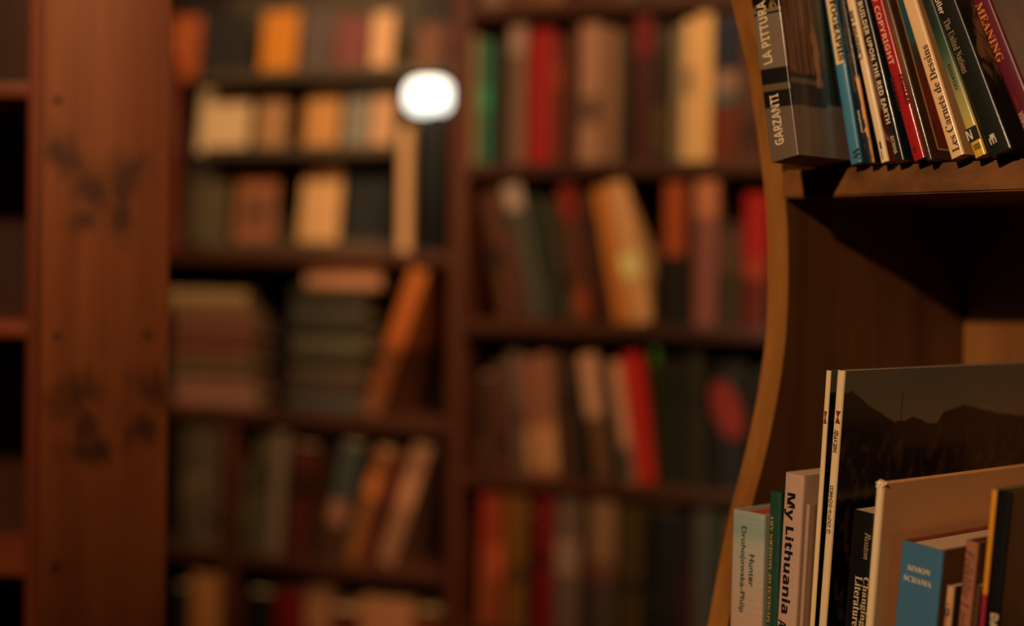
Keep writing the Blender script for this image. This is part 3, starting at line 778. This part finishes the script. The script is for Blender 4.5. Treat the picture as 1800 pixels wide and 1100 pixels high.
# red oval on the wide black book
ov = [o for o in C.objects if o.get('label', '').startswith('wide black book with a red oval')][0]
sz = bg(1285, 722)[1]-zR[3]; sx = bg(1283, 722)[0]-bg(1244, 849)[0]
bm = bmesh.new(); bmesh.ops.create_circle(bm, cap_ends=True, radius=1, segments=32)
bmesh.ops.transform(bm, matrix=Matrix.Translation((sx-.004, -.0012, sz)) @ Matrix.Rotation(R(90), 4, 'X') @ Matrix.Rotation(R(20), 4, 'Z') @ Matrix.Diagonal((.024, .05, 1, 1)), verts=bm.verts[:])
r_ = bmesh.ops.extrude_face_region(bm, geom=bm.faces[:]); bmesh.ops.translate(bm, vec=(0, .001, 0), verts=[v for v in r_['geom'] if isinstance(v, bmesh.types.BMVert)])
from_bm('oval_emblem', bm, paper((150, 40, 24), .5), ov)
RD = 'books on the bottom row of the back right bookcase'
row(zR[4], 1130, RD, [
 (840, 862, 866, 0, (206, 62, 44), 'coral red book leftmost on the bottom row', {'bandz': [(.02, .6, (200, 96, 54))]}),
 (864, 882, 866, 0, (190, 84, 42), 'orange book right of the coral one, bottom row'),
 (886, 922, 864, 0, (156, 98, 28), 'mustard book right of the orange one, bottom row'),
 (926, 934, 900, 0, (30, 22, 16), 'thin black book left of the crimson one, bottom row'),
 (937, 970, 866, 0, (160, 20, 22), 'crimson book on the bottom row'),
 (973, 1016, 872, 0, (150, 118, 100), 'grey white book right of the crimson one, bottom row'),
 (1019, 1032, 890, 0, (60, 30, 20), 'slim dark red book left of the cream topped one, bottom row'),
 (1034, 1080, 874, 0, (110, 88, 74), 'book with cream and pink upper spine and grey foot, bottom row', {'bandz': [(.55, .985, (204, 150, 110)), (.42, .54, (170, 100, 80))]}),
 (1084, 1126, 886, 0, (104, 78, 24), 'olive mustard book in the middle of the bottom row'),
 (1130, 1192, 900, 0, (30, 24, 16), 'wide black book right of the olive mustard one, bottom row'),
 (1195, 1212, 912, 0, (52, 30, 22), 'slim dark book with a deep red foot, bottom row', {'bandz': [(.1, .6, (88, 18, 18))]}),
 (1215, 1250, 896, 0, (104, 98, 88), 'steel grey book near the oak case, bottom row'),
 (1253, 1268, 900, 0, (44, 80, 50), 'slim green book right of the steel grey one, bottom row'),
 (1271, 1296, 910, 0, (160, 100, 78), 'dusty pink book tucked beside the oak case, bottom row'),
 (1300, 1340, 900, 0, (60, 40, 28), 'brown book hidden behind the oak case, bottom row'),
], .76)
# row above the top shelf: only their feet show
RT = 'books above the top row of the back right bookcase'
row(zR[0]+.023, 0, RT, [
 (843, 884, -190, 0, (130, 92, 70), 'grey tan book standing on the topmost shelf at its left end'),
 (888, 930, -210, 0, (106, 60, 40), 'brown book on the topmost shelf right of the grey tan one'),
 (934, 990, -190, 0, (128, 84, 48), 'ochre brown book on the topmost shelf'),
 (994, 1050, -200, 0, (74, 40, 26), 'dark brown book on the topmost shelf right of the ochre one'),
 (1054, 1120, -190, 0, (90, 62, 40), 'drab olive book on the topmost shelf'),
 (1124, 1190, -200, 0, (60, 34, 24), 'maroon brown book on the topmost shelf right of the drab olive one'),
])

# ---- left unit, lower rows
LB = 'leaning books on the lower shelf of the dark bookcase by the post'
row(zL[2], 985, LB, [
 (302, 318, 748, 0, (64, 50, 30), 'dark olive book nearest the post on the leaning books shelf'),
 (320, 338, 744, 0, (104, 80, 58), 'brown grey book, second from the post behind the divider'),
 (340, 360, 742, 0, (116, 96, 72), 'grey beige book, third from the post behind the divider'),
 (362, 384, 744, 0, (124, 88, 66), 'dusty brown book left of the divider'),
 (418, 436, 820, 8, (92, 76, 46), 'short olive book right of the divider', {'bandz': [(.3, .6, (110, 96, 66))]}),
 (440, 468, 768, 10, (110, 92, 60), 'olive beige book beside the tall pale grey one'),
 (470, 492, 758, 12, (160, 130, 104), 'tall pale grey book on the leaning books shelf'),
 (496, 540, 782, 16, (100, 36, 14), 'rust red book right of the tall pale grey one'),
 (544, 556, 790, 32, (60, 36, 20), 'slim dark brown leaning book left of the slate one'),
 (560, 594, 780, 44, (76, 82, 76), 'leaning slate blue book with a pale band across its spine', {'bandz': [(.3, .5, (180, 118, 88)), (.02, .28, (90, 50, 26))]}),
 (604, 630, 792, 60, (170, 100, 48), 'leaning tan orange book on the leaning books shelf'),
 (634, 650, 800, 62, (124, 52, 32), 'slim leaning brick red book between the tan and beige ones'),
 (662, 694, 786, 68, (190, 130, 96), 'leaning beige book, rightmost on the leaning books shelf'),
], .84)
LCG = 'books on the lowest visible shelf of the dark bookcase by the post'
row(zL[3], 1262, LCG, [
 (306, 326, 1030, 0, (52, 46, 30), 'dark olive book beside the post on the lowest shelf'),
 (332, 384, 1010, 0, (226, 142, 74), 'bright tan book near the post on the lowest shelf'),
 (436, 474, 1040, 0, (34, 24, 16), 'black book right of the divider on the lowest shelf'),
 (480, 530, 1036, 0, (140, 16, 18), 'crimson book on the lowest shelf of the dark bookcase'),
 (534, 578, 1034, 0, (156, 104, 72), 'tan book right of the crimson one on the lowest shelf'),
 (582, 618, 1072, 0, (104, 44, 26), 'rust book right of the tan one on the lowest shelf'),
 (628, 722, 1054, 0, (212, 140, 96), 'wide pale pink book, rightmost on the lowest shelf'),
 (728, 770, 1074, 0, (96, 46, 24), 'red brown book beside the upright on the lowest shelf'),
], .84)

# ---- left unit, middle shelf: stacks of books lying flat and a leaning board
def flat_stack(xa, xb, ybot, items, group, inset=.02):
    z = zL[1]+.0004
    for i, (ytop, c, lab, dx) in enumerate(items):
        s0, _ = bg(xa+dx, ybot, inset); s1, _ = bg(xb+dx, ybot, inset)
        zt = bg((xa+xb)/2, ytop, inset)[1]
        t = zt - z
        # lying book: spine faces the front, thickness points up
        x = fK; y = dK
        m = frame(bgp(s1, z, inset), Vector((0, 0, 1)), dK)
        m = Matrix.Translation(bgp(s1, z, inset)) @ Matrix((Vector((0, 0, 1)), dK, -fK)).transposed().to_4x4()
        b = Book(m, t-.0006, .19-.004*i, s1-s0, paper(c, .5, .1), hard=True, detail=False, pages=(112, 88, 62))
        b.tag(lab, group); z = zt
STK = 'books lying flat beside the post'
flat_stack(302, 446, 712, [
 (690, (168, 112, 88), 'rosy beige flat book at the bottom of the stack beside the post', 4),
 (664, (150, 98, 74), 'dusty rose flat book, second from the bottom beside the post', 2),
 (640, (104, 78, 48), 'olive brown flat book low in the stack beside the post', -4),
 (616, (126, 82, 54), 'brown flat book in the middle of the stack beside the post', 0),
 (592, (116, 58, 42), 'brick flat book above the middle of the stack beside the post', -3),
 (566, (134, 78, 60), 'dull pink flat book near the top of the stack beside the post', 2),
 (540, (130, 86, 56), 'tan brown flat book second from the top beside the post', -2),
 (510, (170, 130, 84), 'cream beige flat book topping the stack beside the post', -14)], STK)
STK2 = 'books lying flat under the pale long one'
flat_stack(500, 632, 722, [
 (698, (76, 70, 62), 'slate grey flat book at the bottom of the middle stack', 6),
 (672, (70, 52, 38), 'dark brown flat book, second from the bottom of the middle stack', 0),
 (646, (84, 66, 48), 'drab brown flat book low in the middle stack', 8),
 (620, (52, 44, 22), 'black olive flat book in the middle stack', 2),
 (594, (92, 84, 62), 'grey olive flat book in the middle stack', 10),
 (568, (46, 40, 22), 'very dark flat book near the top of the middle stack', 4),
 (540, (72, 66, 54), 'dark grey flat book near the top of the middle stack', 8),
 (506, (54, 46, 26), 'dark olive flat book just under the pale long book', 10),
 (463, (206, 142, 104), 'pale pinkish long book lying on top of the middle stack', 34)], STK2)
b = bgbook(zL[1], 738, 636, 668, 474, 88, bands([(0, (140, 84, 52)), (.2, (134, 70, 34)), (.45, (116, 58, 24)), (.5, (196, 100, 40)), (1, (204, 112, 48))], 'LINEAR'), 'tall orange brown book leaning right beside the middle stack', LB, inset=.006, depth=.2)
b.o['group'] = 'leaning book beside the flat stack'

# ---- left unit, top: display rack with cards, the lamp
RACKM = wood('grey_brown_rack_wood', (104, 84, 58), (82, 64, 44), .6, 0)
r0, _ = bg(296, 300); r1, _ = bg(778, 300)
rack = empty('display_rack', KM() @ Matrix.Translation((r0, .125, zL[0]+.0004)))
tagp(rack, 'grey brown tiered display rack of cards standing on the shelf behind the post', 'rack')
RWD = r1-r0
RH = bg(500, -60)[1]-zL[0]
box('back_board', (0, .10, 0), (RWD, .115, RH), RACKM, rack)
ledges = []
for py in (432, 264, 130):
    z = max(bg(500, py, .125)[1]-zL[0], .012); ledges.append(z+zL[0])
    box('ledge', (.0, .0, z-.012), (RWD, .10, z), RACKM, rack, .001)
    box('ledge_lip', (.0, -.006, z-.012), (RWD, 0, z+.008), RACKM, rack, .001)
for px in (296, 441, 518, 596, 688, 778):
    s = bg(px, 300)[0]-r0; s = min(max(s, 0), RWD-.012)
    box('stile', (s, .085, .0), (s+.012, .10, RH), RACKM, rack, .001)
def faceout(x0, x1, y0, tier, c, lab, name='card', cat='card', th=.004, inset=.145, tilt=8, rough=.6, ink_c=None):
    z0 = ledges[tier]
    py1 = (432, 264, 130)[tier]
    s0, _ = bg(x0, py1, inset); s1, _ = bg(x1, py1, inset); zt = bg((x0+x1)/2, y0, inset)[1]
    h = (zt-z0)/math.cos(R(tilt))
    M = frame(bgp(s0, z0+.0006+0*th, inset), fK, dK) @ Matrix.Rotation(R(-tilt), 4, 'X')
    o = empty(name, M)
    box('front_cover', (0, 0, 0), (s1-s0, .001, h), paper(c, rough), o)
    box('page_block', (.001, .001, .001), (s1-s0-.001, th, h-.001), pages_mat(), o)
    if ink_c:
        box('picture', ((s1-s0)*.15, -.0006, h*.2), ((s1-s0)*.85, .0002, h*.6), paper(ink_c, .6), o)
    tagp(o, lab, cat, 'cards on the display rack'); return o
faceout(296, 346, 26, 2, (190, 86, 22), 'burnt orange card highest beside the post on the rack')
faceout(456, 517, 18, 2, (236, 140, 24), 'bright amber card in the upper row of the rack')
faceout(524, 580, 14, 2, (98, 76, 66), 'grey mauve card right of the bright amber one')
faceout(586, 642, 26, 2, (128, 62, 52), 'dull red card in the upper row of the rack')
faceout(650, 686, 20, 2, (236, 176, 120), 'cream card at the right end of the upper row of the rack')
faceout(735, 784, 40, 2, (146, 82, 48), 'russet card above the lamp at the right end of the rack')
faceout(346, 434, 155, 1, (240, 194, 140), 'large cream card in the middle row of the rack')
faceout(449, 500, 147, 1, (190, 134, 84), 'tan card right of the large cream one')
faceout(532, 592, 147, 1, (214, 146, 76), 'honey coloured card in the middle row of the rack')
faceout(602, 646, 147, 1, (136, 124, 108), 'grey card in the middle row of the rack')
faceout(650, 688, 156, 1, (206, 152, 106), 'peach card at the right end of the middle row')
faceout(410, 480, 284, 0, (168, 98, 56), 'copper brown card in the lower row of the rack', ink_c=(120, 70, 44))
faceout(524, 592, 280, 0, (226, 168, 108), 'cream tan card in the lower row of the rack')
faceout(316, 396, 300, 0, (92, 74, 46), 'drab olive card nearest the post in the lower row')
o = faceout(600, 686, 284, 0, (20, 18, 16), 'black card at the right end of the lower row')
faceout(352, 440, 22, 2, (40, 30, 20), 'black card between the burnt orange and amber ones', inset=.16)

LAMPM = NT('glowing_opal_glass', .4)
LAMPM.set('Base Color', (1, .96, .88, 1)); LAMPM.set('Emission Color', (.97, 1, .88, 1)); LAMPM.set('Emission Strength', .72)
lc = bg(757, 170, .05); lb = bg(762, 432, .05)
lamp = empty('table_lamp', frame(bgp(lb[0], zL[0]+.0004, .05), fK, dK))
tagp(lamp, 'glowing white table lamp on a tall black base, left of the back bookcase upright', 'lamp')
z_sh0 = bg(757, 201, .05)[1]-zL[0]; z_sh1 = bg(757, 138, .05)[1]-zL[0]
wb = (bg(786, 300, .05)[0]-bg(738, 300, .05)[0])/2
box('base', (-wb, -wb, 0), (wb, wb, z_sh0-.012), solid('black_lamp_base', (12, 11, 10), .5), lamp, .004)
bm = bmesh.new(); rr = (bg(793, 170, .05)[0]-bg(713, 170, .05)[0])/2; dx = bg(753, 170, .05)[0]-lb[0]
N_, rings = 32, 14
ringv = []
for i in range(rings+1):
    a = -math.pi/2 + math.pi*i/rings
    cz = math.copysign(abs(math.sin(a))**.75, math.sin(a)); cr = max(abs(math.cos(a))**.65, .02)
    ringv.append([bm.verts.new((dx + rr*cr*math.cos(2*math.pi*k/N_), rr*.6*cr*math.sin(2*math.pi*k/N_), (z_sh0+z_sh1)/2 + cz*(z_sh1-z_sh0)/2)) for k in range(N_)])
for i in range(rings):
    for k in range(N_): bm.faces.new((ringv[i][k], ringv[i][(k+1) % N_], ringv[i+1][(k+1) % N_], ringv[i+1][k]))
bm.faces.new(ringv[0]); bm.faces.new(ringv[-1])
from_bm('lamp_shade', bm, LAMPM.m, lamp, 60)
bm = bmesh.new(); bmesh.ops.create_cone(bm, cap_ends=True, segments=20, radius1=.012, radius2=.012, depth=.016)
bmesh.ops.translate(bm, vec=(0, 0, z_sh0-.005), verts=bm.verts[:]); from_bm('neck', bm, solid('brass_neck', (150, 110, 60), .3, 0, 1.0), lamp, 40)
bgbook(zL[0], 436, 279, 296, 100, 0, (130, 46, 16), 'slim orange red book standing against the post beside the card rack', 'slim books beside the card rack', inset=.03, depth=.035)
b = bgbook(zL[0], 436, 699, 718, 222, 3, (222, 170, 120), 'tall slim cream book standing left of the lamp base', 'slim books beside the card rack', inset=.03, depth=.085)
